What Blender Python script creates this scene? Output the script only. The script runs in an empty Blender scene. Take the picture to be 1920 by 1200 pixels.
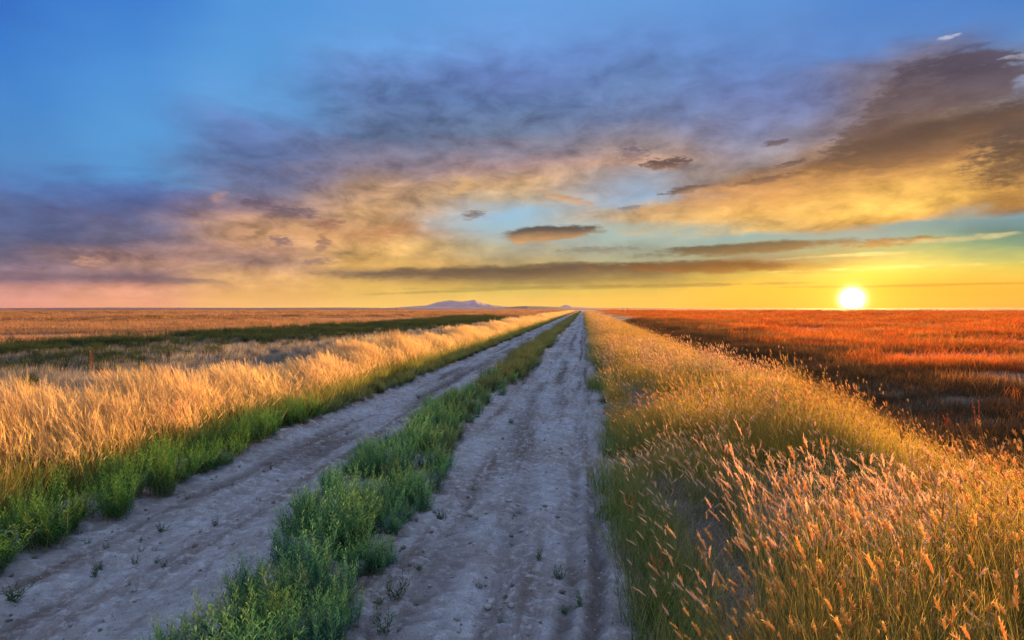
import bpy, math, random
import numpy as np
from mathutils import Vector

S = bpy.context.scene
R = math.radians
random.seed(7)
rng = np.random.default_rng(7)

# ------------------------------------------------------------------ camera, light, exposure
CAM_H = 1.8
cam = bpy.data.objects.new('camera', bpy.data.cameras.new('camera'))
S.collection.objects.link(cam)
cam.location = (0, 0, CAM_H)
cam.rotation_euler = (R(90 - 1.1), 0, R(6.7))          # the road runs along +Y, a little right of the view axis
cam.data.sensor_width = 36
cam.data.lens = 36 * 1150 / 1920
cam.data.clip_start = 0.05
cam.data.clip_end = 60000
S.camera = cam

S.view_settings.view_transform = 'Standard'
S.view_settings.look = 'None'
S.view_settings.exposure = 1.55
S.view_settings.gamma = 1
S.cycles.max_bounces = 5
S.cycles.diffuse_bounces = 2
S.cycles.transmission_bounces = 3
S.cycles.volume_bounces = 0
S.cycles.use_denoising = True

SUN_AZ, SUN_EL = 22.3, 2.9                              # degrees clockwise from the road, and above the horizon
sd = Vector((math.sin(R(SUN_AZ)) * math.cos(R(SUN_EL)), math.cos(R(SUN_AZ)) * math.cos(R(SUN_EL)), math.sin(R(SUN_EL))))
sl = bpy.data.lights.new('sun', 'SUN')
sl.energy = 5.0
sl.angle = R(0.5)
sl.color = (1.0, 0.52, 0.15)
sun = bpy.data.objects.new('sun', sl)
S.collection.objects.link(sun)
sun.rotation_euler = (-sd).to_track_quat('-Z', 'Y').to_euler()


def lin(r, g, b):
    def f(c):
        c /= 255
        return c / 12.92 if c <= 0.04045 else ((c + 0.055) / 1.055) ** 2.4
    return (f(r), f(g), f(b), 1)


class NB:
    """small helper to write node graphs"""
    def __init__(s, tree):
        s.t = tree
        s.n = tree.nodes
        s.l = tree.links

    def put(s, sock, v):
        if isinstance(v, bpy.types.NodeSocket):
            s.l.new(v, sock)
        elif v is not None:
            sock.default_value = v

    def m(s, op, a, b=None, c=None, clamp=False):
        n = s.n.new('ShaderNodeMath')
        n.operation = op
        n.use_clamp = clamp
        for i, v in enumerate((a, b, c)):
            s.put(n.inputs[i], v)
        return n.outputs[0]

    def vm(s, op, a, b=None, k=None):
        n = s.n.new('ShaderNodeVectorMath')
        n.operation = op
        s.put(n.inputs[0], a)
        s.put(n.inputs[1], b)
        if k is not None:
            s.put(n.inputs['Scale'], k)
        return n.outputs['Value'] if op in ('DOT_PRODUCT', 'LENGTH', 'DISTANCE') else n.outputs[0]

    def xyz(s, x, y, z):
        n = s.n.new('ShaderNodeCombineXYZ')
        for i, v in enumerate((x, y, z)):
            s.put(n.inputs[i], v)
        return n.outputs[0]

    def sep(s, v):
        n = s.n.new('ShaderNodeSeparateXYZ')
        s.put(n.inputs[0], v)
        return n.outputs

    def noise(s, vec, scale, detail=4, rough=0.55, dist=0, color=False):
        n = s.n.new('ShaderNodeTexNoise')
        s.put(n.inputs['Vector'], vec)
        n.inputs['Scale'].default_value = scale
        n.inputs['Detail'].default_value = detail
        n.inputs['Roughness'].default_value = rough
        n.inputs['Distortion'].default_value = dist
        return n.outputs['Color' if color else 'Fac']

    def mix(s, f, a, b, mode='MIX'):
        n = s.n.new('ShaderNodeMix')
        n.data_type = 'RGBA'
        n.blend_type = mode
        s.put(n.inputs[0], f)
        s.put(n.inputs[6], a)
        s.put(n.inputs[7], b)
        return n.outputs[2]

    def rng(s, v, a, b, c=0.0, d=1.0, smooth=True):
        n = s.n.new('ShaderNodeMapRange')
        n.interpolation_type = 'SMOOTHSTEP' if smooth else 'LINEAR'
        for i, x in enumerate((v, a, b, c, d)):
            s.put(n.inputs[i], x)
        return n.outputs[0]

    def ramp(s, f, stops):
        n = s.n.new('ShaderNodeValToRGB')
        e = n.color_ramp.elements
        while len(e) > 1:
            e.remove(e[-1])
        e[0].position, e[0].color = stops[0]
        for p, c in stops[1:]:
            q = e.new(p)
            q.color = c
        s.put(n.inputs[0], f)
        return n.outputs[0], n.outputs[1]


SKY = [  # (bearing from the road, [(elevation, r, g, b, cloudiness)]) in degrees
    (-46.6, [(0.04, 222, 150, 138, 0), (1.26, 214, 150, 138, 0.5), (2.22, 120, 100, 125, 1), (2.98, 140, 118, 138, 1), (4.12, 98, 99, 130, 0.8), (5.64, 82, 97, 142, 0.7), (7.53, 82, 104, 155, 0.6), (9.03, 75, 120, 185, 0.4), (10.51, 70, 140, 205, 0), (14.16, 55, 135, 212, 0), (17.7, 38, 122, 210, 0), (21.1, 28, 110, 205, 0)]),
    (-38.8, [(0.04, 236, 164, 124, 0), (1.6, 220, 152, 128, 0.6), (2.45, 120, 100, 115, 1), (3.29, 170, 130, 120, 1), (4.13, 175, 135, 130, 1), (5.39, 100, 98, 126, 0.9), (7.47, 82, 98, 148, 0.6), (9.54, 75, 110, 175, 0.4), (10.56, 75, 150, 215, 0.1), (13.59, 75, 155, 222, 0), (17.51, 62, 145, 222, 0), (23.07, 40, 125, 215, 0)]),
    (-29.4, [(0.05, 245, 190, 110, 0), (1.29, 235, 180, 100, 0.2), (2.89, 225, 170, 110, 0.8), (4.04, 150, 118, 110, 1), (4.95, 180, 135, 115, 1), (6.77, 215, 160, 110, 1), (8.13, 150, 120, 125, 1), (9.92, 112, 112, 142, 0.9), (12.58, 88, 112, 163, 0.6), (15.39, 95, 132, 195, 0.4), (16.87, 90, 160, 225, 0.1), (20.99, 75, 155, 225, 0), (24.88, 70, 150, 225, 0)]),
    (-18.5, [(0.05, 248, 205, 100, 0), (2.1, 225, 180, 85, 0.3), (3.17, 140, 115, 90, 0.6), (3.9, 240, 185, 95, 0.5), (5.25, 225, 175, 100, 1), (6.7, 195, 140, 90, 1), (8.62, 215, 165, 110, 1), (10.98, 190, 150, 120, 1), (13.31, 130, 122, 142, 0.8), (15.6, 88, 112, 152, 0.75), (18.28, 84, 116, 168, 0.7), (20.87, 98, 140, 205, 0.5), (22.97, 95, 160, 228, 0.2), (26.2, 85, 155, 228, 0)]),
    (-6.7, [(0.05, 250, 205, 95, 0), (1.64, 215, 190, 90, 0.2), (2.64, 140, 122, 82, 0.4), (3.63, 105, 92, 78, 0.6), (4.38, 190, 165, 110, 0.5), (5.61, 175, 175, 155, 0.4), (7.33, 160, 195, 210, 0.1), (8.7, 150, 195, 222, 0.1), (9.77, 200, 180, 150, 0.6), (11.21, 215, 170, 120, 1), (13.12, 170, 140, 138, 0.9), (15.46, 102, 120, 152, 0.8), (18.2, 86, 118, 168, 0.7), (20.85, 95, 125, 190, 0.5), (23.83, 100, 155, 225, 0.2), (26.68, 95, 160, 230, 0)]),
    (5.1, [(0.05, 252, 200, 70, 0), (1.61, 230, 195, 75, 0.1), (2.83, 155, 135, 80, 0.4), (3.8, 100, 88, 70, 0.5), (4.53, 165, 170, 135, 0.3), (5.49, 150, 165, 150, 0.3), (6.7, 165, 190, 180, 0.1), (7.9, 220, 175, 110, 0.9), (8.85, 195, 165, 125, 0.9), (9.8, 150, 178, 205, 0.3), (11.45, 150, 155, 170, 0.5), (12.85, 185, 148, 125, 1), (14.23, 155, 140, 142, 0.9), (16.5, 104, 124, 166, 0.7), (19.59, 95, 130, 185, 0.6), (22.97, 92, 140, 210, 0.3), (26.2, 92, 155, 225, 0)]),
    (16.0, [(0.05, 255, 186, 26, 0), (1.52, 252, 198, 35, 0), (2.89, 220, 195, 80, 0.2), (3.72, 150, 105, 50, 0.5), (4.95, 150, 172, 140, 0.2), (6.18, 130, 176, 176, 0.1), (7.0, 215, 180, 110, 0.8), (8.13, 238, 182, 88, 1), (9.48, 230, 165, 80, 1), (10.59, 140, 105, 78, 1), (11.48, 150, 122, 100, 1), (12.58, 150, 145, 155, 0.8), (14.75, 115, 130, 172, 0.7), (17.71, 98, 125, 185, 0.6), (20.99, 85, 135, 205, 0.3), (24.88, 80, 145, 220, 0)]),
    (25.4, [(0.04, 255, 185, 16, 0), (1.6, 248, 188, 22, 0), (2.87, 248, 220, 70, 0.2), (3.5, 250, 228, 95, 0.2), (4.55, 165, 190, 120, 0.1), (5.6, 120, 172, 162, 0.1), (6.52, 112, 162, 164, 0.2), (7.14, 225, 170, 70, 1), (8.1, 248, 195, 80, 1), (10.36, 232, 170, 72, 1), (11.58, 160, 115, 70, 1), (13.59, 105, 86, 74, 1), (15.57, 122, 102, 92, 1), (17.89, 95, 88, 98, 0.9), (19.22, 110, 112, 142, 0.8), (20.34, 70, 135, 210, 0.1), (23.07, 60, 130, 210, 0)]),
    (33.2, [(0.04, 252, 172, 24, 0), (1.45, 245, 182, 30, 0), (2.98, 230, 210, 80, 0.2), (3.74, 185, 195, 110, 0.1), (4.5, 105, 160, 125, 0.1), (5.64, 62, 132, 132, 0.1), (6.96, 96, 158, 172, 0.2), (7.72, 170, 120, 55, 1), (8.65, 195, 142, 60, 1), (10.14, 130, 95, 60, 1), (12.35, 88, 76, 68, 1), (14.52, 108, 103, 110, 1), (15.95, 130, 140, 170, 0.8), (17.35, 120, 140, 175, 0.4), (19.07, 65, 135, 210, 0), (21.1, 55, 125, 205, 0)]),
]
CLOUDS = [  # bearing, elevation, half width, half height, top colour, base colour, softness, density, tilt
    (20.85, 9.97, 16.34, 2.68, (205, 140, 72), (250, 196, 88), 1.2, 0.85, 0.12),
    (28.29, 16.39, 5.02, 2.51, (72, 70, 92), (104, 92, 98), 0.35, 0.97, 0),
    (25.71, 15.31, 3.37, 2.45, (92, 84, 96), (120, 100, 92), 0.5, 0.95, 0.1),
    (23.90, 13.79, 4.06, 1.38, (92, 78, 78), (116, 92, 76), 0.6, 0.9, 0.25),
    (32.56, 13.00, 3.59, 2.22, (84, 74, 72), (98, 82, 72), 0.6, 0.9, 0),
    (25.71, 12.42, 9.25, 1.86, (76, 64, 60), (128, 94, 62), 0.6, 0.93, 0.14),
    (32.56, 10.41, 3.89, 2.33, (82, 68, 60), (120, 88, 58), 0.9, 0.9, 0),
    (12.03, 9.49, 7.57, 1.38, (200, 145, 95), (235, 175, 100), 1.2, 0.8, 0.12),
    (7.22, 12.84, 2.44, 0.69, (78, 64, 70), (150, 108, 86), 0.5, 0.9, 0),
    (4.23, 13.81, 1.54, 0.83, (105, 92, 112), (170, 135, 125), 0.7, 0.8, 0),
    (9.08, 10.48, 2.40, 0.42, (95, 80, 74), (150, 118, 90), 0.5, 0.9, 0.08),
    (4.13, 9.12, 1.25, 0.24, (110, 115, 130), (130, 130, 140), 0.6, 0.7, 0.1),
    (16.21, 13.94, 1.27, 0.26, (88, 84, 100), (110, 98, 104), 0.5, 0.9, 0.08),
    (17.71, 12.15, 1.40, 0.35, (88, 76, 80), (130, 100, 80), 0.5, 0.9, 0.08),
    (15.96, 10.90, 2.97, 0.40, (105, 82, 70), (150, 110, 75), 0.6, 0.8, 0.14),
    (-3.22, 6.93, 5.84, 0.83, (76, 66, 62), (205, 150, 92), 0.45, 0.95, 0.04),
    (-1.73, 10.12, 2.96, 0.48, (200, 150, 110), (225, 175, 125), 0.6, 0.8, -0.25),
    (-10.43, 8.54, 1.49, 0.49, (105, 90, 95), (150, 125, 105), 0.7, 0.8, 0.1),
    (14.24, 5.20, 10.37, 0.60, (80, 72, 54), (128, 100, 58), 0.6, 0.9, 0.04),
    (24.63, 5.22, 4.36, 0.38, (160, 100, 36), (195, 138, 44), 0.6, 0.8, 0.05),
    (1.22, 5.41, 3.90, 0.44, (125, 115, 95), (165, 150, 120), 0.7, 0.6, 0.02),
    (-6.70, 3.38, 16.47, 0.84, (82, 74, 66), (124, 104, 74), 0.6, 0.8, 0.03),
    (9.31, 3.73, 8.70, 0.67, (96, 66, 40), (150, 98, 44), 0.6, 0.85, -0.02),
    (2.68, 1.97, 19.63, 0.25, (165, 140, 72), (185, 160, 75), 0.6, 0.85, 0.01),
    (-10.68, 1.64, 11.74, 0.20, (180, 160, 82), (190, 165, 85), 0.6, 0.8, 0.04),
    (27.79, 1.77, 14.31, 0.16, (225, 150, 30), (225, 155, 30), 0.7, 0.8, 0),
    (29.12, 5.28, 5.58, 0.28, (215, 205, 140), (205, 200, 140), 0.7, 0.7, 0.02),
    (22.40, 4.35, 5.70, 0.17, (235, 215, 130), (235, 215, 130), 0.8, 0.7, 0.02),
    (24.63, 3.19, 9.46, 0.21, (255, 240, 130), (255, 235, 120), 0.8, 0.7, 0.01),
    (28.46, 19.64, 1.13, 0.22, (215, 215, 225), (195, 200, 220), 0.9, 0.8, -0.03),
    (32.26, 17.56, 1.21, 0.28, (190, 190, 200), (170, 170, 190), 0.9, 0.5, -0.1),
    (-25.88, 8.32, 2.67, 0.65, (100, 84, 105), (120, 98, 105), 0.9, 0.8, 0),
    (-41.36, 3.60, 1.35, 0.57, (205, 150, 125), (195, 145, 125), 0.9, 0.8, 0.1),
    (-35.42, 3.75, 1.46, 0.44, (205, 150, 125), (190, 140, 125), 0.8, 0.6, 0.1),
    (-24.08, 4.18, 2.49, 0.47, (135, 105, 108), (160, 125, 105), 0.9, 0.7, 0.05),
    (-19.44, 6.44, 2.37, 0.96, (190, 130, 85), (205, 145, 90), 0.9, 0.6, 0.1),
    (-11.67, 11.17, 1.29, 1.25, (225, 178, 118), (220, 170, 115), 0.9, 0.7, 0.3),
    (-28.50, 8.95, 1.46, 0.59, (98, 84, 106), (118, 98, 108), 0.7, 0.8, 0.05),
    (-22.94, 7.42, 1.47, 0.85, (150, 100, 84), (170, 120, 90), 0.9, 0.75, 0.1),
    (-27.20, 5.86, 1.05, 0.55, (112, 92, 108), (150, 118, 112), 0.8, 0.8, 0),
    (-24.08, 5.69, 0.82, 0.85, (138, 100, 96), (165, 120, 100), 0.8, 0.7, 0.3),
    (-29.99, 6.29, 1.68, 0.59, (220, 165, 130), (210, 155, 122), 0.9, 0.75, 0.1),
    (-25.66, 6.94, 1.25, 0.65, (228, 175, 118), (222, 165, 112), 0.9, 0.7, 0.2),
    (-31.44, 9.24, 1.07, 0.62, (190, 148, 140), (185, 140, 130), 1.0, 0.7, 0.2),
    (-16.32, 7.47, 1.94, 1.16, (188, 130, 80), (200, 140, 88), 0.9, 0.6, 0.1),
    (-40.16, 2.33, 10.43, 0.37, (118, 98, 112), (140, 112, 115), 0.8, 0.7, -0.02),
]



def build_world():
    w = bpy.data.worlds.new('World')
    S.world = w
    w.use_nodes = True
    w.cycles.sampling_method = 'MANUAL'
    w.cycles.sample_map_resolution = 512
    b = NB(w.node_tree)
    b.n.clear()
    D = b.n.new('ShaderNodeTexCoord').outputs['Generated']
    x, y, z = b.sep(D)
    az = b.m('DEGREES', b.m('ARCTAN2', x, y))
    el = b.m('DEGREES', b.m('ARCSINE', z))
    elp = b.m('MAXIMUM', el, 0.0)
    # clouds lie on a high flat layer, so their texture is laid out on a plane overhead
    k = b.m('DIVIDE', 1.0, b.m('ADD', b.m('MAXIMUM', z, 0.0), 0.10))
    P = b.vm('SCALE', D, k=k)
    w1 = b.sep(b.vm('SUBTRACT', b.noise(P, 0.9, 6, 0.58, 0.6, color=True), (0.5, 0.5, 0.5)))
    A = b.xyz(b.m('MULTIPLY', az, 0.10), b.m('MULTIPLY', el, 0.34), 3.7)
    w2 = b.sep(b.vm('SUBTRACT', b.noise(A, 1.0, 7, 0.6, 0.4, color=True), (0.5, 0.5, 0.5)))
    amp1 = b.m('MINIMUM', b.m('MULTIPLY', elp, 0.34), 3.6)
    amp2 = b.m('MINIMUM', b.m('MULTIPLY', elp, 0.40), 2.6)
    elw = b.m('MULTIPLY_ADD', w1[0], amp1, b.m('MULTIPLY_ADD', w2[0], amp2, el))
    azw = b.m('MULTIPLY_ADD', w1[1], 9.0, b.m('MULTIPLY_ADD', w2[1], 5.0, az))
    f = b.m('DIVIDE', elw, 32.0, clamp=True)
    col = cloud = None
    prev = None
    for a, stops in SKY:
        c, al = b.ramp(f, [(e / 32.0, lin(r, g, bb)[:3] + (q,)) for e, r, g, bb, q in stops])
        if col is None:
            col, cloud = c, al
        else:
            t = b.rng(azw, prev, a)
            col = b.mix(t, col, c)
            cloud = b.m('MULTIPLY_ADD', t, b.m('SUBTRACT', al, cloud), cloud)
        prev = a
    # billows: light and dark parts inside the cloud
    w3 = b.noise(b.xyz(b.m('MULTIPLY', az, 0.26), b.m('MULTIPLY', el, 0.55), 9.1), 1.0, 8, 0.62, 0.3)
    w3 = b.m('MULTIPLY', b.m('SUBTRACT', w3, 0.5), cloud)
    gain = b.m('MULTIPLY_ADD', w3, 2.7, 1.0)
    col = b.vm('MULTIPLY', col, b.xyz(gain, b.m('MULTIPLY_ADD', w3, 2.6, 1.0), b.m('MULTIPLY_ADD', w3, 2.3, 1.0)))
    # the single small clouds and bars
    az2 = b.m('MULTIPLY_ADD', w2[1], 5.0, az)
    el2 = b.m('MULTIPLY_ADD', w2[2], b.m('MINIMUM', b.m('MULTIPLY', elp, 0.14), 1.6), el)
    fs = b.m('MULTIPLY', b.m('SUBTRACT', b.noise(b.xyz(b.m('MULTIPLY', az, 1.3), b.m('MULTIPLY', el, 4.2), 5.3), 1.0, 6, 0.68), 0.5), 3.6)
    fr = b.m('MULTIPLY', b.m('SUBTRACT', b.noise(b.xyz(b.m('MULTIPLY', az, 0.30), b.m('MULTIPLY', el, 0.9), 1.3), 1.0, 8, 0.62), 0.5), 3.0)
    for a, e, ra, re, top, base, soft, dens, tilt in CLOUDS:
        da = b.m('SUBTRACT', az2, a)
        de = b.m('SUBTRACT', b.m('SUBTRACT', el2, e), b.m('MULTIPLY', da, tilt))
        q = b.m('DIVIDE', de, re)
        p = b.m('DIVIDE', da, ra)
        d = b.m('MULTIPLY_ADD', p, p, b.m('MULTIPLY', q, q))
        s_ = b.m('ADD', b.m('SUBTRACT', 1.0, d), fs if ra < 5 else fr)
        mk = b.m('MULTIPLY', b.rng(s_, 0.0, 1.3 * soft + 0.1), dens)
        cc = b.mix(b.rng(q, -0.9, 0.5), lin(*base), lin(*top))
        cc = b.vm('SCALE', cc, k=b.m('MULTIPLY_ADD', fr, 0.50 if ra > 3 else 0.30, 1.0))
        col = b.mix(mk, col, cc)
    # the sun: disc with a bright aureole
    sv = b.vm('DOT_PRODUCT', D, (math.sin(R(SUN_AZ)), math.cos(R(SUN_AZ)), math.sin(R(0.75))))
    ang = b.m('DEGREES', b.m('ARCCOSINE', b.m('MINIMUM', sv, 0.9999999)))
    g1 = b.m('EXPONENT', b.m('MULTIPLY', b.m('POWER', b.m('DIVIDE', ang, 2.3), 1.2), -1.0))
    g2 = b.m('EXPONENT', b.m('MULTIPLY', b.m('DIVIDE', ang, 8.0), -1.0))
    disc = b.m('EXPONENT', b.m('MULTIPLY', b.m('POWER', b.m('DIVIDE', ang, 0.50), 1.6), -1.0))
    col = b.vm('ADD', col, b.vm('SCALE', (0.85, 0.36, 0.0), k=g1))
    col = b.vm('ADD', col, b.vm('SCALE', (0.10, 0.018, 0.0), k=g2))
    col = b.vm('ADD', col, b.vm('SCALE', (3.2, 2.8, 2.2), k=disc))
    # overhead and behind the photographer: unseen sky brightened as fill for the ground
    hs = b.n.new('ShaderNodeHueSaturation')
    hs.inputs['Saturation'].default_value = 0.96
    hs.inputs['Value'].default_value = 0.92
    b.put(hs.inputs['Color'], col)
    col = hs.outputs[0]
    hi = b.rng(el, 27.0, 55.0)
    col = b.mix(hi, col, (0.74, 0.96, 1.45, 1))
    back = b.m('MULTIPLY', b.rng(y, -0.1, -0.75), b.rng(el, -2, 22))
    col = b.mix(b.m('MULTIPLY', back, 0.8), col, (0.68, 0.78, 1.05, 1))
    bg = b.n.new('ShaderNodeBackground')
    b.put(bg.inputs[0], col)
    bg.inputs[1].default_value = 0.345
    sky = b.n.new('ShaderNodeTexSky')
    sky.sky_type = 'NISHITA'
    sky.sun_disc = False
    sky.sun_elevation = R(SUN_EL)
    sky.sun_rotation = R(SUN_AZ)
    bg2 = b.n.new('ShaderNodeBackground')
    b.put(bg2.inputs[0], sky.outputs[0])
    bg2.inputs[1].default_value = 0.0015
    ad = b.n.new('ShaderNodeAddShader')
    b.put(ad.inputs[0], bg.outputs[0])
    b.put(ad.inputs[1], bg2.outputs[0])
    out = b.n.new('ShaderNodeOutputWorld')
    b.put(out.inputs[0], ad.outputs[0])


build_world()


# ------------------------------------------------------------------ helpers
def tag(o, label=None, cat=None, group=None, kind=None):
    if label:
        o['label'] = label
    if cat:
        o['category'] = cat
    if group:
        o['group'] = group
    if kind:
        o['kind'] = kind
    return o


def make_mesh(name, V, F, mats, cols=None, midx=None, smooth=False):
    """V (n,3) array, F list of (m,k) index arrays"""
    me = bpy.data.meshes.new(name)
    V = np.asarray(V, dtype=np.float32)
    F = [np.asarray(f, dtype=np.int32) for f in (F if isinstance(F, list) else [F]) if len(f)]
    idx = np.concatenate([f.ravel() for f in F])
    tot = np.concatenate([np.full(len(f), f.shape[1], dtype=np.int32) for f in F])
    st = np.concatenate([[0], np.cumsum(tot)[:-1]]).astype(np.int32)
    me.vertices.add(len(V))
    me.vertices.foreach_set('co', V.ravel())
    me.loops.add(len(idx))
    me.loops.foreach_set('vertex_index', idx)
    me.polygons.add(len(tot))
    me.polygons.foreach_set('loop_start', st)
    if smooth:
        me.polygons.foreach_set('use_smooth', np.ones(len(tot), dtype=bool))
    for m in (mats if isinstance(mats, (list, tuple)) else [mats]):
        me.materials.append(m)
    if midx is not None:
        me.polygons.foreach_set('material_index', midx)
    if cols is not None:
        at = me.attributes.new('tint', 'FLOAT_COLOR', 'POINT')
        c = np.ones((len(V), 4), dtype=np.float32)
        c[:, :3] = cols
        at.data.foreach_set('color', c.ravel())
    me.update(calc_edges=True)
    me.validate()
    return me


def link(name, me, parent=None):
    o = bpy.data.objects.new(name, me)
    S.collection.objects.link(o)
    if parent:
        o.parent = parent
    return o


def hash2(i, j, seed):
    n = (i.astype(np.int64) * 374761393 + j.astype(np.int64) * 668265263 + seed * 974634777) & 0x7fffffff
    n = ((n ^ (n >> 13)) * 1274126177) & 0x7fffffff
    n = n ^ (n >> 16)
    return (n & 0xffff) / 65535.0


def vnoise(x, y, seed=0):
    xi, yi = np.floor(x), np.floor(y)
    fx, fy = x - xi, y - yi
    fx = fx * fx * (3 - 2 * fx)
    fy = fy * fy * (3 - 2 * fy)
    a = hash2(xi, yi, seed); b_ = hash2(xi + 1, yi, seed)
    c = hash2(xi, yi + 1, seed); d = hash2(xi + 1, yi + 1, seed)
    return (a + (b_ - a) * fx) * (1 - fy) + (c + (d - c) * fx) * fy


def fbm(x, y, seed=0, o=4, g=0.5):
    s = 0; a = 1; t = 0
    for i in range(o):
        s = s + a * vnoise(x * 2 ** i + 17.3 * i, y * 2 ** i + 5.1 * i, seed + i)
        t += a
        a *= g
    return s / t


def sst(a, b, v):
    t = np.clip((v - a) / (b - a), 0, 1)
    return t * t * (3 - 2 * t)


def H(x, y):
    """height of the open ground"""
    x = np.asarray(x, dtype=float); y = np.asarray(y, dtype=float)
    z = 0.10 * sst(0.4, 1.5, x) * (1 - sst(2.6, 4.6, x))
    z = z - 0.45 * sst(3.2, 5.4, x) + 0.22 * sst(6.4, 9.0, x)
    z = z + 0.10 * (1 - sst(-5.2, -4.4, x)) - 0.38 * (1 - sst(-9.0, -5.9, x))
    far = sst(60, 400, np.hypot(x, y))
    z = z + (fbm(x * 0.25, y * 0.25, 3, 3) - 0.5) * 0.16 * sst(0.6, 2.0, np.abs(x + 2.0) - 2.2)
    return z * (1 - far) + far * -0.1


ROAD_L, ROAD_R = -4.55, 0.45


def road_h(x, y, full=False):
    """the two-track road: two hollow wheel tracks, a low crown of earth between, ruts, clods"""
    e = (fbm(y * 0.9, y * 0 + 1.5, 21, 3) - 0.5) * 0.5
    crown = np.exp(-((x + 2.08 + e * 0.3) / 0.50) ** 2) * 0.075
    edge = sst(-3.95, -4.55, x) * 0.09 + sst(0.0, 0.45, x) * 0.08
    z = crown + edge - 0.035
    rut_shade = 0
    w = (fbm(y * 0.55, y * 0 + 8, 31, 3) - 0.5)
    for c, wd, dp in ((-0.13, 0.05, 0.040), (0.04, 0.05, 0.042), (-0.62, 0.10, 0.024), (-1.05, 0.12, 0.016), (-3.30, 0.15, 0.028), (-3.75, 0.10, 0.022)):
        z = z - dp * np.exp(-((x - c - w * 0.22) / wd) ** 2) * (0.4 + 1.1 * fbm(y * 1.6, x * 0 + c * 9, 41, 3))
        rut_shade = rut_shade + np.exp(-((x - c - w * 0.22) / (wd * 1.1)) ** 2) * sst(0.34, 0.62, fbm(y * 0.30, x * 0 + c * 5, 47, 4)) * min(1.0, dp / 0.03)
        z = z + 0.5 * dp * np.exp(-((x - c - w * 0.22 - wd * 2.0) / (wd * 0.9)) ** 2)
    z = z + (fbm(x * 1.7, y * 1.1, 51, 4) - 0.5) * 0.06
    z = z - np.maximum(fbm(x * 3.6, y * 4.6, 57, 3, 0.6) - 0.56, 0) * 0.11
    cl = fbm(x * 9, y * 12, 61, 4, 0.6)
    z = z + np.maximum(cl - 0.5, 0) ** 1.0 * 0.095 - np.maximum(0.46 - cl, 0) * 0.07
    z = z + (fbm(x * 26, y * 34, 71, 2) - 0.5) * 0.007
    return (z, rut_shade + 0.9 * sst(0.52, 0.40, cl) * 0.35) if full else z


def HT(x, y):
    """height of whatever one stands on"""
    x = np.asarray(x, dtype=float); y = np.asarray(y, dtype=float)
    t = sst(ROAD_L - 0.25, ROAD_L + 0.3, x) * (1 - sst(ROAD_R - 0.3, ROAD_R + 0.25, x))
    return H(x, y) * (1 - t) + t * (road_h(x, y) + 0.0)


# ------------------------------------------------------------------ materials
def mat_new(name):
    m = bpy.data.materials.new(name)
    m.use_nodes = True
    m.node_tree.nodes.clear()
    return m, NB(m.node_tree)


def finish(b, shader):
    o = b.n.new('ShaderNodeOutputMaterial')
    b.put(o.inputs[0], shader)


def principled(b, col, rough=0.9, bump=None, bd=0.01, spec=0.2):
    p = b.n.new('ShaderNodeBsdfPrincipled')
    b.put(p.inputs['Base Color'], col)
    b.put(p.inputs['Roughness'], rough)
    p.inputs['Specular IOR Level'].default_value = spec
    if bump is not None:
        n = b.n.new('ShaderNodeBump')
        n.inputs['Distance'].default_value = bd
        n.inputs['Strength'].default_value = 1.0
        b.put(n.inputs['Height'], bump)
        b.put(p.inputs['Normal'], n.outputs[0])
    return p.outputs[0]


def mat_plant(name, trans=0.45, jitter=0.25, hue=0.03, gloss=0.0):
    """leaf or blade: colour from the plant itself, lets light through"""
    m, b = mat_new(name)
    at = b.n.new('ShaderNodeAttribute')
    at.attribute_name = 'tint'
    oi = b.n.new('ShaderNodeObjectInfo')
    h = b.n.new('ShaderNodeHueSaturation')
    b.put(h.inputs['Color'], at.outputs['Color'])
    b.put(h.inputs['Value'], b.m('MULTIPLY_ADD', oi.outputs['Random'], 2 * jitter, 1 - jitter))
    b.put(h.inputs['Hue'], b.m('MULTIPLY_ADD', b.m('FRACT', b.m('MULTIPLY', oi.outputs['Random'], 7.31)), 2 * hue, 0.5 - hue))
    d = b.n.new('ShaderNodeBsdfDiffuse')
    b.put(d.inputs[0], h.outputs[0])
    t = b.n.new('ShaderNodeBsdfTranslucent')
    b.put(t.inputs[0], h.outputs[0])
    mx = b.n.new('ShaderNodeMixShader')
    mx.inputs[0].default_value = trans
    b.put(mx.inputs[1], d.outputs[0])
    b.put(mx.inputs[2], t.outputs[0])
    finish(b, mx.outputs[0])
    return m


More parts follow.
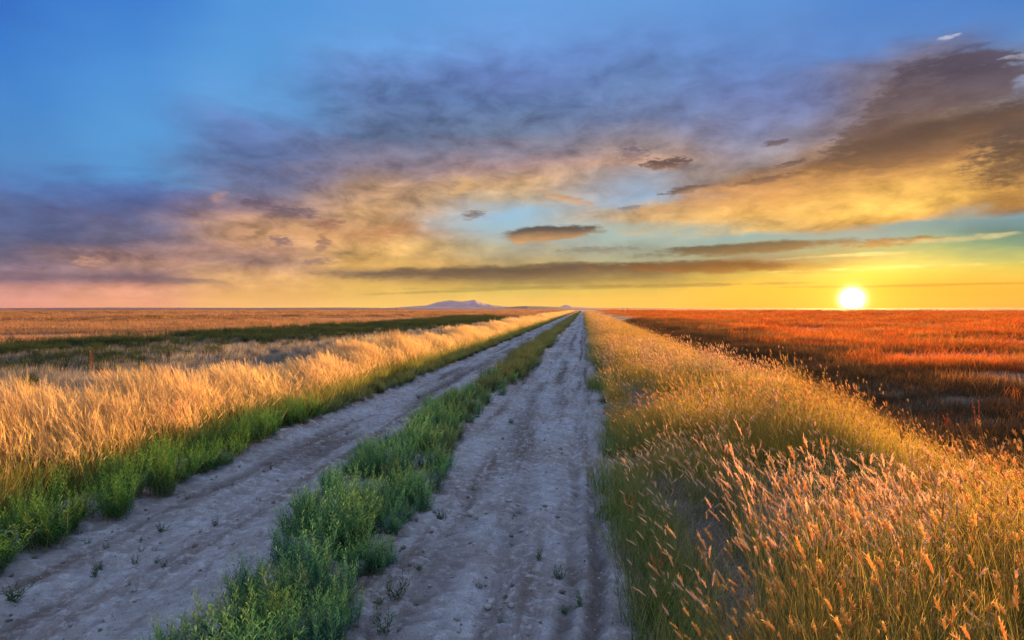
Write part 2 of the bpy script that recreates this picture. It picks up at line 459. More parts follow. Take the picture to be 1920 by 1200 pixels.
def mat_road():
    m, b = mat_new('road_dirt')
    P = b.n.new('ShaderNodeNewGeometry').outputs['Position']
    n1 = b.noise(P, 0.9, 5, 0.6)
    n2 = b.noise(b.vm('MULTIPLY', P, (2.2, 0.16, 1)), 1.3, 5, 0.6)
    n3 = b.noise(P, 14, 6, 0.65)
    n4 = b.noise(P, 70, 4, 0.6)
    c = b.mix(b.rng(n1, 0.35, 0.68), (0.355, 0.345, 0.350, 1), (0.27, 0.235, 0.215, 1))
    c = b.mix(b.m('MULTIPLY', b.rng(n2, 0.46, 0.66), 0.8), c, (0.125, 0.085, 0.068, 1))
    c = b.mix(b.m('MULTIPLY', b.rng(n3, 0.48, 0.66), 0.55), c, (0.52, 0.51, 0.515, 1))
    c = b.mix(b.m('MULTIPLY', b.rng(n4, 0.55, 0.70), 0.5), c, (0.085, 0.068, 0.06, 1))
    v = b.n.new('ShaderNodeTexVoronoi')
    v.inputs['Scale'].default_value = 30
    b.put(v.inputs['Vector'], P)
    peb = b.rng(v.outputs['Distance'], 0.22, 0.10)
    pk = b.m('GREATER_THAN', b.sep(v.outputs['Color'])[0], 0.82)
    peb = b.m('MULTIPLY', peb, pk)
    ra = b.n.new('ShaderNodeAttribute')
    ra.attribute_name = 'rut_shade'
    c = b.mix(b.m('MULTIPLY', ra.outputs['Fac'], 0.8), c, (0.085, 0.062, 0.052, 1))  # shade of the ruts and hollows painted into the soil colour
    c = b.mix(peb, c, b.mix(b.sep(v.outputs['Color'])[1], (0.55, 0.53, 0.5, 1), (0.16, 0.14, 0.13, 1)))
    hgt = b.m('ADD', b.m('MULTIPLY', n3, 1.0), b.m('MULTIPLY_ADD', n4, 0.6, b.m('MULTIPLY', peb, 0.4)))
    finish(b, principled(b, c, 0.95, hgt, 0.04, 0.1))
    return m


def mat_ground():
    m, b = mat_new('field_soil')
    P = b.n.new('ShaderNodeNewGeometry').outputs['Position']
    x, y, z = b.sep(P)
    # near soil with straw litter
    n1 = b.noise(P, 1.4, 5, 0.6)
    n3 = b.noise(P, 22, 5, 0.65)
    c = b.mix(b.rng(n1, 0.35, 0.65), (0.12, 0.088, 0.06, 1), (0.06, 0.042, 0.03, 1))
    c = b.mix(b.m('MULTIPLY', b.rng(n3, 0.45, 0.65), 0.7), c, (0.22, 0.165, 0.10, 1))
    # far fields in long strips of stubble, ripe grass, ploughed earth
    u = b.m('MULTIPLY_ADD', x, 0.87, b.m('MULTIPLY', y, 0.5))
    dd = b.m('MULTIPLY_ADD', x, -0.45, b.m('MULTIPLY', y, 0.89))
    lg = b.m('LOGARITHM', b.m('MAXIMUM', dd, 10.0), 2.0)
    st = b.noise(b.xyz(b.m('MULTIPLY', u, 0.0012), b.m('MULTIPLY', lg, 3.6), 0.0), 1.0, 6, 0.65)
    fl, _ = b.ramp(st, [(0.28, (0.10, 0.06, 0.05, 1)), (0.40, (0.42, 0.20, 0.10, 1)), (0.50, (0.62, 0.33, 0.16, 1)),
                        (0.56, (0.55, 0.30, 0.15, 1)), (0.64, (0.30, 0.16, 0.10, 1)), (0.75, (0.60, 0.34, 0.17, 1))])
    dist = b.vm('LENGTH', P)
    fl = b.mix(b.rng(dist, 480, 800), fl, (0.17, 0.10, 0.115, 1))
    fl = b.mix(b.rng(x, 5, 60), fl, (0.52, 0.17, 0.05, 1))  # right field ground reddened too, the sun's glow painted in
    c = b.mix(b.rng(dist, 30, 90), c, fl)
    finish(b, principled(b, c, 0.95, n3, 0.03, 0.05))
    return m


def mat_simple(name, c1, c2, scale, rough=0.85, bump=0.01):
    m, b = mat_new(name)
    P = b.n.new('ShaderNodeTexCoord').outputs['Object']
    n = b.noise(P, scale, 5, 0.6)
    finish(b, principled(b, b.mix(b.rng(n, 0.35, 0.65), c1, c2), rough, n, bump))
    return m


M_ROAD = mat_road()
M_GROUND = mat_ground()
M_GRASS = mat_plant('grass_blade', 0.56, 0.32, 0.014)
M_SEED = mat_plant('seed_grass', 0.66, 0.30, 0.012)
M_WEED = mat_plant('weed_leaf', 0.35, 0.25, 0.02)
M_STEM = mat_simple('weed_stem', (0.12, 0.15, 0.06, 1), (0.20, 0.17, 0.08, 1), 40)
M_STONE = mat_simple('stone', (0.50, 0.48, 0.46, 1), (0.34, 0.32, 0.30, 1), 30)
M_STONE_D = mat_simple('dark_stone', (0.14, 0.12, 0.11, 1), (0.22, 0.19, 0.17, 1), 30)
M_WOOD = mat_simple('post_wood', (0.10, 0.075, 0.06, 1), (0.18, 0.14, 0.11, 1), 12)
M_MOUNT = mat_simple('mountain_rock', (0.30, 0.22, 0.22, 1), (0.40, 0.30, 0.28, 1), 0.002, 0.95, 1.0)  # rock colour made paler, standing in for distance haze
M_HILL = mat_simple('hill_grass', (0.26, 0.16, 0.09, 1), (0.18, 0.12, 0.09, 1), 0.01, 0.95, 0.5)
M_WALL = mat_simple('barn_wall', (0.12, 0.08, 0.07, 1), (0.17, 0.11, 0.09, 1), 0.6)


# ------------------------------------------------------------------ ground, road, hills
def grid_mesh(name, X, Y, Z, mat, smooth=True):
    r, c = X.shape
    V = np.stack([X.ravel(), Y.ravel(), Z.ravel()], 1)
    i = np.arange(r * c).reshape(r, c)
    F = np.stack([i[:-1, :-1].ravel(), i[:-1, 1:].ravel(), i[1:, 1:].ravel(), i[1:, :-1].ravel()], 1)
    return make_mesh(name, V, F, mat, smooth=smooth)


def axis(lo, hi, n, k, c=0.0):
    a, b_ = np.arcsinh((lo - c) / k), np.arcsinh((hi - c) / k)
    return c + k * np.sinh(np.linspace(a, b_, n))


X, Y = np.meshgrid(axis(-14000, 14000, 420, 9.0, -1.0), axis(-400, 14000, 360, 12.0, 3.0))
Z = H(X, Y)
Z -= 0.14 * sst(ROAD_L - 0.25, ROAD_L + 0.15, X) * (1 - sst(ROAD_R - 0.15, ROAD_R + 0.25, X)) * (1 - sst(300, 420, Y))
tag(link('ground', grid_mesh('ground', X, Y, Z, M_GROUND)), kind='structure')

ys = [0.6]
while ys[-1] < 345:
    ys.append(ys[-1] + max(0.02, (ys[-1] - 6.0) * 0.010))
X, Y = np.meshgrid(np.arange(ROAD_L - 0.45, ROAD_R + 0.46, 0.022), np.array(ys))
Z = HT(X, Y)
Z -= 0.06 * (sst(ROAD_L - 0.05, ROAD_L - 0.45, X) + sst(ROAD_R + 0.05, ROAD_R + 0.45, X))
road = tag(link('dirt_road', grid_mesh('dirt_road', X, Y, Z + 0.006, M_ROAD)), kind='structure')
road.data.attributes.new('rut_shade', 'FLOAT', 'POINT').data.foreach_set('value', np.clip(road_h(X, Y, True)[1], 0, 1).astype(np.float32).ravel())


def ridge(name, prof, dist, depth, mat, rough):
    """a hill or range: crest line (bearing, height) with slopes in front and behind and worn gullies"""
    a = np.linspace(prof[0][0], prof[-1][0], 160)
    h = np.interp(a, [p[0] for p in prof], [p[1] for p in prof])
    t = np.linspace(-1, 1, 41)
    A, T = np.meshgrid(a, t)
    g = fbm(A * 3.0, T * 2.0, 91, 5, 0.55) - 0.5
    Hh = h[None, :] * (1 - np.abs(T) ** 1.25) * (1 + rough * g * np.abs(T) * 2.2) + rough * 0.10 * h[None, :] * (fbm(A * 6, A * 0, 95, 3)[:, :] - 0.5)
    D = dist + T * depth
    return tag(link(name, grid_mesh(name, D * np.sin(np.radians(A)), D * np.cos(np.radians(A)), Hh - 2.0, mat)), kind='structure')


k = 0.92 * 12500 / 1150
ridge('mountains', [(-19.5, 0), (-17.3, 2 * k), (-14.6, 6 * k), (-13.6, 13 * k), (-13.1, 14.5 * k), (-12.4, 16.5 * k), (-11.4, 14.0 * k),
                    (-10.9, 15.5 * k), (-10.25, 17.5 * k), (-9.4, 11 * k), (-8.2, 6 * k), (-7.2, 4 * k), (-5.6, 0)], 12500, 900, M_MOUNT, 0.5)
ridge('far_peak', [(-3.0, 0), (-2.3, 3 * k), (-1.75, 7 * k), (-1.5, 6.6 * k), (-0.9, 3.5 * k), (0.6, 2 * k), (1.4, 0)], 12600, 800, M_MOUNT, 0.4)
ridge('far_rise', [(-75, 0), (-62, 5), (-50, 3), (-40, 9), (-30, 7), (-22, 10), (-15, 4), (-9, 0)], 5200, 500, M_HILL, 0.3)
ridge('low_rise', [(8, 0), (14, 6), (22, 3), (31, 8), (40, 5), (55, 0)], 5600, 500, M_HILL, 0.3)
k = 4000 / 1150
ridge('far_hill', [(-11.5, 0), (-9.0, 2.2 * k), (-7.0, 3.6 * k), (-5.4, 5.2 * k), (-3.4, 4.4 * k), (-1.6, 3.0 * k), (0.3, 1.8 * k), (4.0, 2.2 * k), (9.0, 1.6 * k), (14.0, 0.5 * k)], 4000, 420, M_HILL, 0.3)


# ------------------------------------------------------------------ plant shapes
def blades(n, base, hgt, wid, lean, curl, laz, seg=4, c0=(0.1, 0.2, 0.05), c1=(0.5, 0.4, 0.2), cj=0.2, mid=0.45, r=rng, z0=0.0):
    """n ribbons rising from base points: returns V, F, colour, and the tip frame"""
    t = np.linspace(0, 1, seg + 1)
    ca, sa = np.cos(laz), np.sin(laz)
    off = (lean[:, None] * t + curl[:, None] * t ** 2) * hgt[:, None]
    zz = hgt[:, None] * (t - 0.18 * np.abs(curl[:, None]) * t ** 2) + z0
    cx = base[:, 0:1] + off * ca[:, None]
    cy = base[:, 1:2] + off * sa[:, None]
    wv = wid[:, None] * (1 - 0.92 * t ** 1.4) * 0.5
    o = r.uniform(0, math.pi, n)
    ox, oy = np.cos(o)[:, None] * wv, np.sin(o)[:, None] * wv
    V = np.empty((n, seg + 1, 2, 3))
    V[:, :, 0, 0] = cx - ox; V[:, :, 0, 1] = cy - oy; V[:, :, 0, 2] = zz
    V[:, :, 1, 0] = cx + ox; V[:, :, 1, 1] = cy + oy; V[:, :, 1, 2] = zz
    ii = np.arange(n * (seg + 1) * 2).reshape(n, seg + 1, 2)
    F = np.stack([ii[:, :-1, 0], ii[:, :-1, 1], ii[:, 1:, 1], ii[:, 1:, 0]], -1).reshape(-1, 4)
    j = 1 + r.uniform(-cj, cj, (n, 1))
    s = np.clip((t - mid * 0.4) / max(1e-3, mid * 1.2), 0, 1)[None, :, None]
    sh = np.clip(s + r.uniform(-0.25, 0.25, (n, 1, 1)), 0, 1)
    C = (np.array(c0)[None, None] * (1 - sh) + np.array(c1)[None, None] * sh) * j[:, :, None]
    C = np.repeat(C[:, :, None, :], 2, 2).reshape(-1, 3)
    tip = np.stack([cx[:, -1], cy[:, -1], zz[:, -1]], 1)
    d = np.stack([(lean + 2 * curl) * ca, (lean + 2 * curl) * sa, 1 - 0.36 * np.abs(curl)], 1)
    d /= np.linalg.norm(d, axis=1, keepdims=True)
    return V.reshape(-1, 3), F, C, tip, d


def heads(pos, d, L, Wd, col, r=rng, br=7):
    """fuzzy seed heads: a small spindle with bristles"""
    Vs, Fs, Cs = [], [], []
    off = 0
    prof = ((0, 0.25), (0.2, 0.62), (0.5, 0.7), (0.85, 0.4), (1.0, 0.06))
    for p, dd, l, w in zip(pos, d, L, Wd):
        a = np.cross(dd, (0.3, 0.8, 0.1)); a /= np.linalg.norm(a)
        b_ = np.cross(dd, a)
        dr = np.array((a * 0.25 + b_ * 0.1)) * 1.0
        rings = []
        for t, s in prof:
            c = p + dd * l * t + dr * l * t * t * 0.5
            for q in range(5):
                an = q * 2 * math.pi / 5
                rings.append(c + (a * math.cos(an) + b_ * math.sin(an)) * w * 0.5 * s)
        V = np.array(rings)
        F = []
        for i in range(len(prof) - 1):
            for q in range(5):
                q2 = (q + 1) % 5
                F.append((i * 5 + q, i * 5 + q2, i * 5 + 5 + q2, i * 5 + 5 + q))
        k0 = len(V)
        B = []
        for i in range(br):
            t = r.uniform(0.1, 0.95)
            an = r.uniform(0, 6.28)
            s = p + dd * l * t + dr * l * t * t * 0.5
            o = a * math.cos(an) + b_ * math.sin(an)
            e = s + o * w * r.uniform(0.6, 1.15) + dd * l * r.uniform(0.15, 0.4)
            sd_ = np.cross(o, dd) * 0.0011
            B += [s - sd_, s + sd_, e + sd_ * 0.4, e - sd_ * 0.4]
            F.append((k0 + i * 4, k0 + i * 4 + 1, k0 + i * 4 + 2, k0 + i * 4 + 3))
        if br:
            V = np.concatenate([V, np.array(B)])
        Vs.append(V)
        Fs.append(np.array(F) + off)
        Cs.append(np.tile(np.array(col) * r.uniform(0.75, 1.2), (len(V), 1)))
        off += len(V)
    return np.concatenate(Vs), np.concatenate(Fs), np.concatenate(Cs)


def join(parts):
    V, F, C, o = [], [], [], 0
    for p in parts:
        V.append(p[0]); F.append(p[1] + o); C.append(p[2]); o += len(p[0])
    return np.concatenate(V), np.concatenate(F), np.concatenate(C)


def disc(n, rad, r=rng):
    a = r.uniform(0, 6.283, n)
    q = rad * np.sqrt(r.uniform(0, 1, n))
    return np.stack([q * np.cos(a), q * np.sin(a)], 1)


def proto(name, coll, parts, mat):
    V, F, C = join(parts)
    o = bpy.data.objects.new(name, make_mesh(name, V, F, mat, C))
    coll.objects.link(o)
    return o


def library(name):
    return bpy.data.collections.new(name)


U = rng.uniform


def lib_tall_grass(name, n=46, h0=0.62, h1=1.0, c_low=(0.16, 0.20, 0.05), c_top=(0.62, 0.42, 0.17), wind=0.17, plume=12, variants=4, wid=0.0052):
    L = library(name)
    for v in range(variants):
        la = np.where(U(0, 1, n) < 0.9, U(2.2, 4.1, n), U(0, 6.28, n))          # most lean away to the left, with the wind
        hh = U(h0, h1, n)
        st = blades(n, disc(n, 0.20), hh, U(0.7, 1.2, n) * wid, U(0.02, 0.14, n), U(0.5, 1.2, n) * wind, la, 5, c_low, c_top, 0.25, 0.55)
        m = n // 2
        lf = blades(m, disc(m, 0.20), U(0.3, 0.62, m) * h1, U(0.8, 1.4, m) * wid * 1.4, U(0.05, 0.3, m), U(0.1, 0.5, m), U(0, 6.28, m), 4, (0.10, 0.19, 0.04), (0.34, 0.32, 0.10), 0.3, 0.8)
        parts = [st[:3], lf[:3]]
        if plume:
            tip, d = np.repeat(st[3], plume, 0), np.repeat(st[4], plume, 0)
            k_ = len(tip)
            lt = U(0.0, 0.20, k_)
            s = tip - d * lt[:, None]
            e = s + d * U(0.05, 0.11, (k_, 1)) + rng.normal(0, 0.013, (k_, 3))
            sdv = rng.normal(0, 1, (k_, 3)); sdv /= np.linalg.norm(sdv, axis=1, keepdims=True)
            sdv *= 0.0019 * wid / 0.0052
            V = np.stack([s - sdv, s + sdv, e + sdv * 0.3, e - sdv * 0.3], 1).reshape(-1, 3)
            F = np.arange(k_ * 4).reshape(k_, 4)
            C = np.repeat(np.array(c_top)[None] * U(0.75, 1.4, (k_, 1)), 4, 0)
            parts.append((V, F, C))
        proto('%s_%d' % (name, v), L, parts, M_GRASS)
    return L


def lib_seed_grass(name, n=44, heads_n=5, h0=0.22, h1=0.52, c_low=(0.27, 0.225, 0.035), c_top=(0.76, 0.45, 0.10), hc=(0.78, 0.49, 0.16), hl=(0.030, 0.055), variants=4, br=18, rad=0.17):
    L = library(name)
    for v in range(variants):
        a = blades(n, disc(n, rad), U(h0, h1, n), U(0.003, 0.0055, n), U(0.0, 0.25, n), U(0.0, 0.45, n), U(0, 6.28, n), 4, c_low, c_top, 0.3, 0.8)
        la = np.where(U(0, 1, heads_n) < 0.6, U(2.0, 4.2, heads_n), U(0, 6.28, heads_n))
        s = blades(heads_n, disc(heads_n, rad), U(h1 * 0.65, h1 * 1.35, heads_n), U(0.002, 0.003, heads_n), U(0.0, 0.15, heads_n), U(0.05, 0.4, heads_n), la, 4, c_low, (0.45, 0.38, 0.14), 0.2, 0.6)
        hd = heads(s[3], s[4], U(hl[0], hl[1], heads_n), U(0.010, 0.017, heads_n), hc, br=br)
        proto('%s_%d' % (name, v), L, [a[:3], s[:3], hd], M_SEED)
    return L


def lib_stubble(name):
    L = library(name)
    for v in range(4):
        n = 60
        p = np.stack([U(-0.35, 0.35, n), rng.normal(0, 0.05, n)], 1)
        a = blades(n, p, U(0.12, 0.30, n), U(0.005, 0.009, n), U(0, 0.15, n), U(-0.1, 0.1, n), U(0, 6.28, n), 2, (0.32, 0.27, 0.20), (0.44, 0.38, 0.29), 0.35, 0.6)
        m = 16
        q = blades(m, np.stack([U(-0.35, 0.35, m), U(-0.2, 0.2, m)], 1), U(0.03, 0.07, m), U(0.004, 0.008, m), U(2, 4, m), U(-0.3, 0.3, m), U(0, 6.28, m), 2, (0.30, 0.25, 0.18), (0.42, 0.35, 0.25), 0.3, 0.6)
        proto('%s_%d' % (name, v), L, [a[:3], q[:3]], M_GRASS)
    return L


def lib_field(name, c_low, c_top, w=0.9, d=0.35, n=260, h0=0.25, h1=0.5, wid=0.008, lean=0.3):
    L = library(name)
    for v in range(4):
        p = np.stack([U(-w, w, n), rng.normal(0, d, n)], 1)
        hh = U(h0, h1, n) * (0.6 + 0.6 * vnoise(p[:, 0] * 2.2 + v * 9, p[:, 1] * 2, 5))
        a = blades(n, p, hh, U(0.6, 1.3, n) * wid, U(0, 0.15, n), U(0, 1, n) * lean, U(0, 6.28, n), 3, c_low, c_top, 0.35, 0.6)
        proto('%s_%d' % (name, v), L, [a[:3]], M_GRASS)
    return L


def lib_litter(name):
    L = library(name)
    for v in range(4):
        n = 130
        a = blades(n, disc(n, 0.28), U(0.04, 0.10, n), U(0.002, 0.004, n), U(0.6, 4.0, n), U(-1.5, 1.2, n), U(0, 6.28, n), 4, (0.24, 0.19, 0.16), (0.50, 0.42, 0.36), 0.4, 0.5)
        proto('%s_%d' % (name, v), L, [a[:3]], M_GRASS)
    return L


def weed_geo(ns=24, nl=34, h=0.36, spread=0.55, c_low=(0.045, 0.12, 0.05), c_top=(0.13, 0.25, 0.07), lw=0.0062, ll=0.05, rad=0.07):
    """a bushy annual weed: many leafy upright stems from one root"""
    az_ = U(0, 6.28, ns)
    lean = U(0.02, 1, ns) ** 0.8 * spread
    hh = h * (1.05 - 0.45 * lean / spread) * U(0.75, 1.15, ns)
    st = blades(ns, disc(ns, rad), hh, np.full(ns, 0.005), lean, U(-0.15, 0.1, ns) * 1.0, az_, 4, (0.12, 0.14, 0.06), (0.12, 0.17, 0.06), 0.2)
    stem = st[:3]
    k_ = ns * nl
    si = np.repeat(np.arange(ns), nl)
    t = np.tile(np.linspace(0.12, 1.0, nl), ns) + U(-0.02, 0.02, k_)
    Vs = stem[0].reshape(ns, 5, 2, 3).mean(2)
    f = np.clip(t, 0, 0.999) * 4
    i0 = f.astype(int); fr = (f - i0)[:, None]
    base = Vs[si, i0] * (1 - fr) + Vs[si, i0 + 1] * fr
    ax = Vs[si, i0 + 1] - Vs[si, i0]
    ax /= np.linalg.norm(ax, axis=1, keepdims=True)
    ph = np.arange(k_) * 2.4 + U(-0.4, 0.4, k_)
    out = np.stack([np.cos(ph), np.sin(ph), np.zeros(k_)], 1)
    ln = ll * (1.15 - 0.75 * t) * U(0.7, 1.3, k_)
    dirv = out * U(0.55, 1.0, (k_, 1)) + ax * (0.35 + 0.75 * t[:, None])
    dirv /= np.linalg.norm(dirv, axis=1, keepdims=True)
    side = np.cross(dirv, ax); side /= np.linalg.norm(side, axis=1, keepdims=True) + 1e-6
    e = base + dirv * ln[:, None]
    mpt = base + dirv * ln[:, None] * 0.45
    mpt[:, 2] += 0.004
    wv = side * (lw * 0.5 * (1.1 - 0.5 * t))[:, None]
    V = np.stack([base, mpt - wv, e, mpt + wv], 1).reshape(-1, 3)
    F = np.arange(k_ * 4).reshape(k_, 4)
    s = np.clip((t - 0.45) / 0.55, 0, 1)[:, None] * U(0.4, 1, (k_, 1))
    C = (np.array(c_low) * (1 - s) + np.array(c_top) * s) * U(0.75, 1.3, (k_, 1))
    return stem, (V, F, np.repeat(C, 4, 0))


# ------------------------------------------------------------------ scattering (uncountable growth is one object each)
def scatter(name, label, cat, lib, P, rotz, scl, tilt=0.08):
    n = len(P)
    me = bpy.data.meshes.new(name)
    me.vertices.add(n)
    Z_ = HT(P[:, 0], P[:, 1])
    me.vertices.foreach_set('co', np.stack([P[:, 0], P[:, 1], Z_ - 0.01], 1).astype(np.float32).ravel())
    rot = np.stack([rng.normal(0, tilt, n), rng.normal(0, tilt, n), rotz], 1).astype(np.float32)
    a = me.attributes.new('rot', 'FLOAT_VECTOR', 'POINT'); a.data.foreach_set('vector', rot.ravel())
    a = me.attributes.new('scl', 'FLOAT_VECTOR', 'POINT'); a.data.foreach_set('vector', np.ascontiguousarray(scl, dtype=np.float32).ravel())
    a = me.attributes.new('pick', 'INT', 'POINT'); a.data.foreach_set('value', rng.integers(0, len(lib.objects), n).astype(np.int32))
    o = tag(link(name, me), label, cat, kind='stuff')
    g = bpy.data.node_groups.new(name, 'GeometryNodeTree')
    g.interface.new_socket('Geometry', in_out='INPUT', socket_type='NodeSocketGeometry')
    g.interface.new_socket('Geometry', in_out='OUTPUT', socket_type='NodeSocketGeometry')
    gi, go = g.nodes.new('NodeGroupInput'), g.nodes.new('NodeGroupOutput')
    ci = g.nodes.new('GeometryNodeCollectionInfo')
    ci.inputs['Collection'].default_value = lib
    ci.inputs['Separate Children'].default_value = True
    ci.inputs['Reset Children'].default_value = True
    ip = g.nodes.new('GeometryNodeInstanceOnPoints')
    ip.inputs['Pick Instance'].default_value = True

    def na(nm, ty):
        q = g.nodes.new('GeometryNodeInputNamedAttribute')
        q.data_type = ty
        q.inputs['Name'].default_value = nm
        return q.outputs['Attribute']
    e2r = g.nodes.new('FunctionNodeEulerToRotation')
    L = g.links
    L.new(gi.outputs[0], ip.inputs['Points'])
    L.new(ci.outputs[0], ip.inputs['Instance'])
    L.new(na('pick', 'INT'), ip.inputs['Instance Index'])
    L.new(na('rot', 'FLOAT_VECTOR'), e2r.inputs[0])
    L.new(e2r.outputs[0], ip.inputs['Rotation'])
    L.new(na('scl', 'FLOAT_VECTOR'), ip.inputs['Scale'])
    L.new(ip.outputs[0], go.inputs[0])
    mod = o.modifiers.new('scatter', 'NODES')
    mod.node_group = g
    return o


def along(n, y0, y1, ref=10.0, p=1.0):
    """n distances along the road, denser near, thinning beyond ref"""
    g = np.geomspace(max(y0, 0.2), y1, 400) if y0 > 0 else np.linspace(y0, y1, 800)
    w = 1 / np.maximum(np.abs(g), ref) ** p
    c = np.concatenate([[0], np.cumsum((w[1:] + w[:-1]) * 0.5 * np.diff(g))])
    return np.interp(U(0, c[-1], n), c, g)


def lod(y, ref, p=0.5, cap=6):
    return np.clip((np.maximum(np.abs(y), ref) / ref) ** p, 1, cap)



# ------------------------------------------------------------------ the grass verges, fields and crop
def patch(x, y, f=0.35, seed=5, lo=0.3, hi=0.6):
    """clumpy growth: chance of a plant at a spot"""
    return sst(lo, hi, fbm(x * f, y * f, seed, 3))


def keep(P, pr):
    k_ = U(0, 1, len(P)) < pr
    return P[k_]


def rz_small(n):
    return rng.normal(0, 0.24, n)


# left verge: tall ripe grass
L1 = lib_tall_grass('tall_grass_clump', c_low=(0.17, 0.20, 0.05), c_top=(0.72, 0.50, 0.22))
y = along(3800, 1.0, 350, 14, 1.0)
x = -4.68 - 1.15 * U(0, 1, len(y)) - 0.25 * fbm(y * 0.4, y * 0, 12, 3)
P = np.stack([x, y], 1)
s = lod(y, 22, 0.42, 3.2)
hz = (0.38 + 0.58 * fbm(x * 0.9, y * 0.7, 8, 3)) * (0.8 + 0.25 * sst(-4.7, -5.2, x)) * U(0.75, 1.25, len(x))
scatter('tall_grass', 'tall ripe golden grass leaning in the wind on the left verge of the track', 'grass', L1, P, rz_small(len(P)), np.stack([s, s, hz], 1))

# green blades at its foot, on both sides of the weeds
L2 = lib_tall_grass('green_grass_clump', 40, 0.28, 0.5, (0.09, 0.14, 0.035), (0.34, 0.32, 0.09), 0.25, 0, 3, 0.0046)
y = along(1900, 1.0, 350, 12, 1.0)
x = -4.45 - 0.70 * U(0, 1, len(y)) - 0.2 * fbm(y * 0.4, y * 0, 13, 3)
P = np.stack([x, y], 1)
s = lod(y, 18, 0.42, 3)
kk = U(0, 1, len(P)) < (0.25 + 0.75 * patch(P[:, 0], P[:, 1], 0.6, 55, 0.38, 0.56)) * (1 - 0.7 * sst(15, 60, P[:, 1]))
P, s = P[kk], s[kk]
scatter('green_grass', 'low green grass between the golden grass and the left wheel track', 'grass', L2, P, U(0, 6.28, len(P)), np.stack([s, s, U(0.7, 1.15, len(P))], 1))

# right verge: green and gold grass with fuzzy seed heads
L3 = lib_seed_grass('seed_grass_clump')
L3b = lib_seed_grass('pale_seed_grass_clump', 46, 12, 0.24, 0.46, (0.14, 0.18, 0.04), (0.66, 0.46, 0.10), (0.88, 0.62, 0.38), (0.045, 0.085), 4)
y = along(9000, 1.0, 330, 9, 1.0)
x = 0.50 + 4.0 * U(0, 1, len(y)) + 0.35 * (fbm(y * 0.5, y * 0, 14, 3) - 0.5)
P = np.stack([x, y], 1)
pr = 0.20 + 0.80 * patch(x, y, 1.1, 15, 0.36, 0.55)
pr = pr * (1 - 0.8 * sst(0.0, 0.6, 1 - np.hypot((x - 0.82) / 0.42, (y - 4.0) / 1.5)))
P = keep(P, pr)
x, y = P[:, 0], P[:, 1]
s = lod(y, 16, 0.45, 3.2)
hz = (0.22 + 1.40 * fbm(x * 0.9, y * 0.8, 18, 3)) * U(0.8, 1.2, len(x)) * (0.75 + 0.3 * sst(0.6, 1.4, x)) * (1 - 0.25 * sst(3.4, 4.6, x))
q = patch(x, y, 0.55, 19, 0.55, 0.66) > U(0, 1, len(x))
for nm, lb, Lb, kk in (('verge_grass', 'green and gold grass with small seed heads on the right verge', L3, ~q),
                       ('foxtail_grass', 'grass crowded with fuzzy pale seed heads on the right verge', L3b, q)):
    scatter(nm, lb, 'grass', Lb, P[kk], rz_small(kk.sum()), np.stack([s[kk], s[kk], hz[kk]], 1))

# dead matted grass at the foot of the right verge
L4 = lib_litter('dead_grass_mat')
y = along(900, 1.0, 40, 4, 1.0)
x = 0.45 + 1.3 * U(0, 1, len(y)) ** 1.3
P = np.stack([x, y], 1)
s = lod(y, 8, 0.5, 3)
y2 = along(700, 4.0, 60, 10, 0.8)
P2 = np.stack([4.6 + 2.2 * U(0, 1, len(y2)), y2], 1)
scatter('dead_grass', 'matted dead grass lying at the foot of the right verge', 'dead grass', L4, P, U(0, 6.28, len(P)), np.stack([s, s, s * 0.9], 1))

# straw bits strewn on the track edges
n = 420
y = along(n, 2.2, 30, 6, 1.0)
side = rng.integers(0, 4, n)
x = np.choose(side, [-4.15, -2.55, -1.45, 0.32]) + rng.normal(0, 0.13, n)
L12 = library('straw_bits')
for v in range(4):
    a_ = blades(14, disc(14, 0.22), U(0.01, 0.03, 14), U(0.002, 0.004, 14), U(2.0, 7.0, 14), U(-1, 1, 14), U(0, 6.28, 14), 3, (0.30, 0.24, 0.17), (0.50, 0.42, 0.30), 0.4, 0.5, z0=0.012)
    proto('straw_bits_%d' % v, L12, [a_[:3]], M_GRASS)
scatter('straw_litter', 'thin bits of dry straw strewn along the edges of the wheel tracks', 'straw', L12, np.stack([x, y], 1), U(0, 6.28, n), np.ones((n, 3)) * U(0.7, 1.3, (n, 1)))

# right field beyond the ditch: reddish grass, sun's glow put into its colour
L5 = lib_field('red_glow_grass_clump', (0.36, 0.082, 0.016), (0.80, 0.195, 0.034), 0.8, 0.35, 300, 0.28, 0.52, 0.007, 0.35)
n = 9000
rr = np.exp(U(math.log(6.0), math.log(520), n))
aa = R(1) * U(1.0, 62, n)
x, y = rr * np.sin(aa), rr * np.cos(aa)
ok = (x > 7.2 + np.minimum(0.06 * y, 2.5) + 1.8 * fbm(y * 0.3, y * 0, 23, 2)) & (y > 2)
x, y, rr = x[ok], y[ok], rr[ok]
P = np.stack([x, y], 1)
pr = 0.04 + 0.96 * patch(x, y, 0.22, 25, 0.42, 0.58)
kk = U(0, 1, len(x)) < np.maximum(pr, sst(35, 120, rr))
P, rr = P[kk], rr[kk]
s = lod(rr, 14, 0.75, 9)
L5b = lib_field('brown_grass_clump', (0.16, 0.10, 0.03), (0.46, 0.22, 0.07), 0.7, 0.4, 220, 0.2, 0.6, 0.007, 0.45)
for q_ in list(L5b.objects)[:2]:
    L5.objects.link(q_)
scatter('red_glow_grass', 'reddish field grass with the red glow of the low sun put into its colour, beyond the ditch on the right', 'grass', L5, P, rng.normal(-0.4, 0.5, len(P)),
        np.stack([s, s, (0.55 + 0.8 * fbm(P[:, 0] * 0.2, P[:, 1] * 0.2, 27, 3)) * U(0.75, 1.25, len(P))], 1))

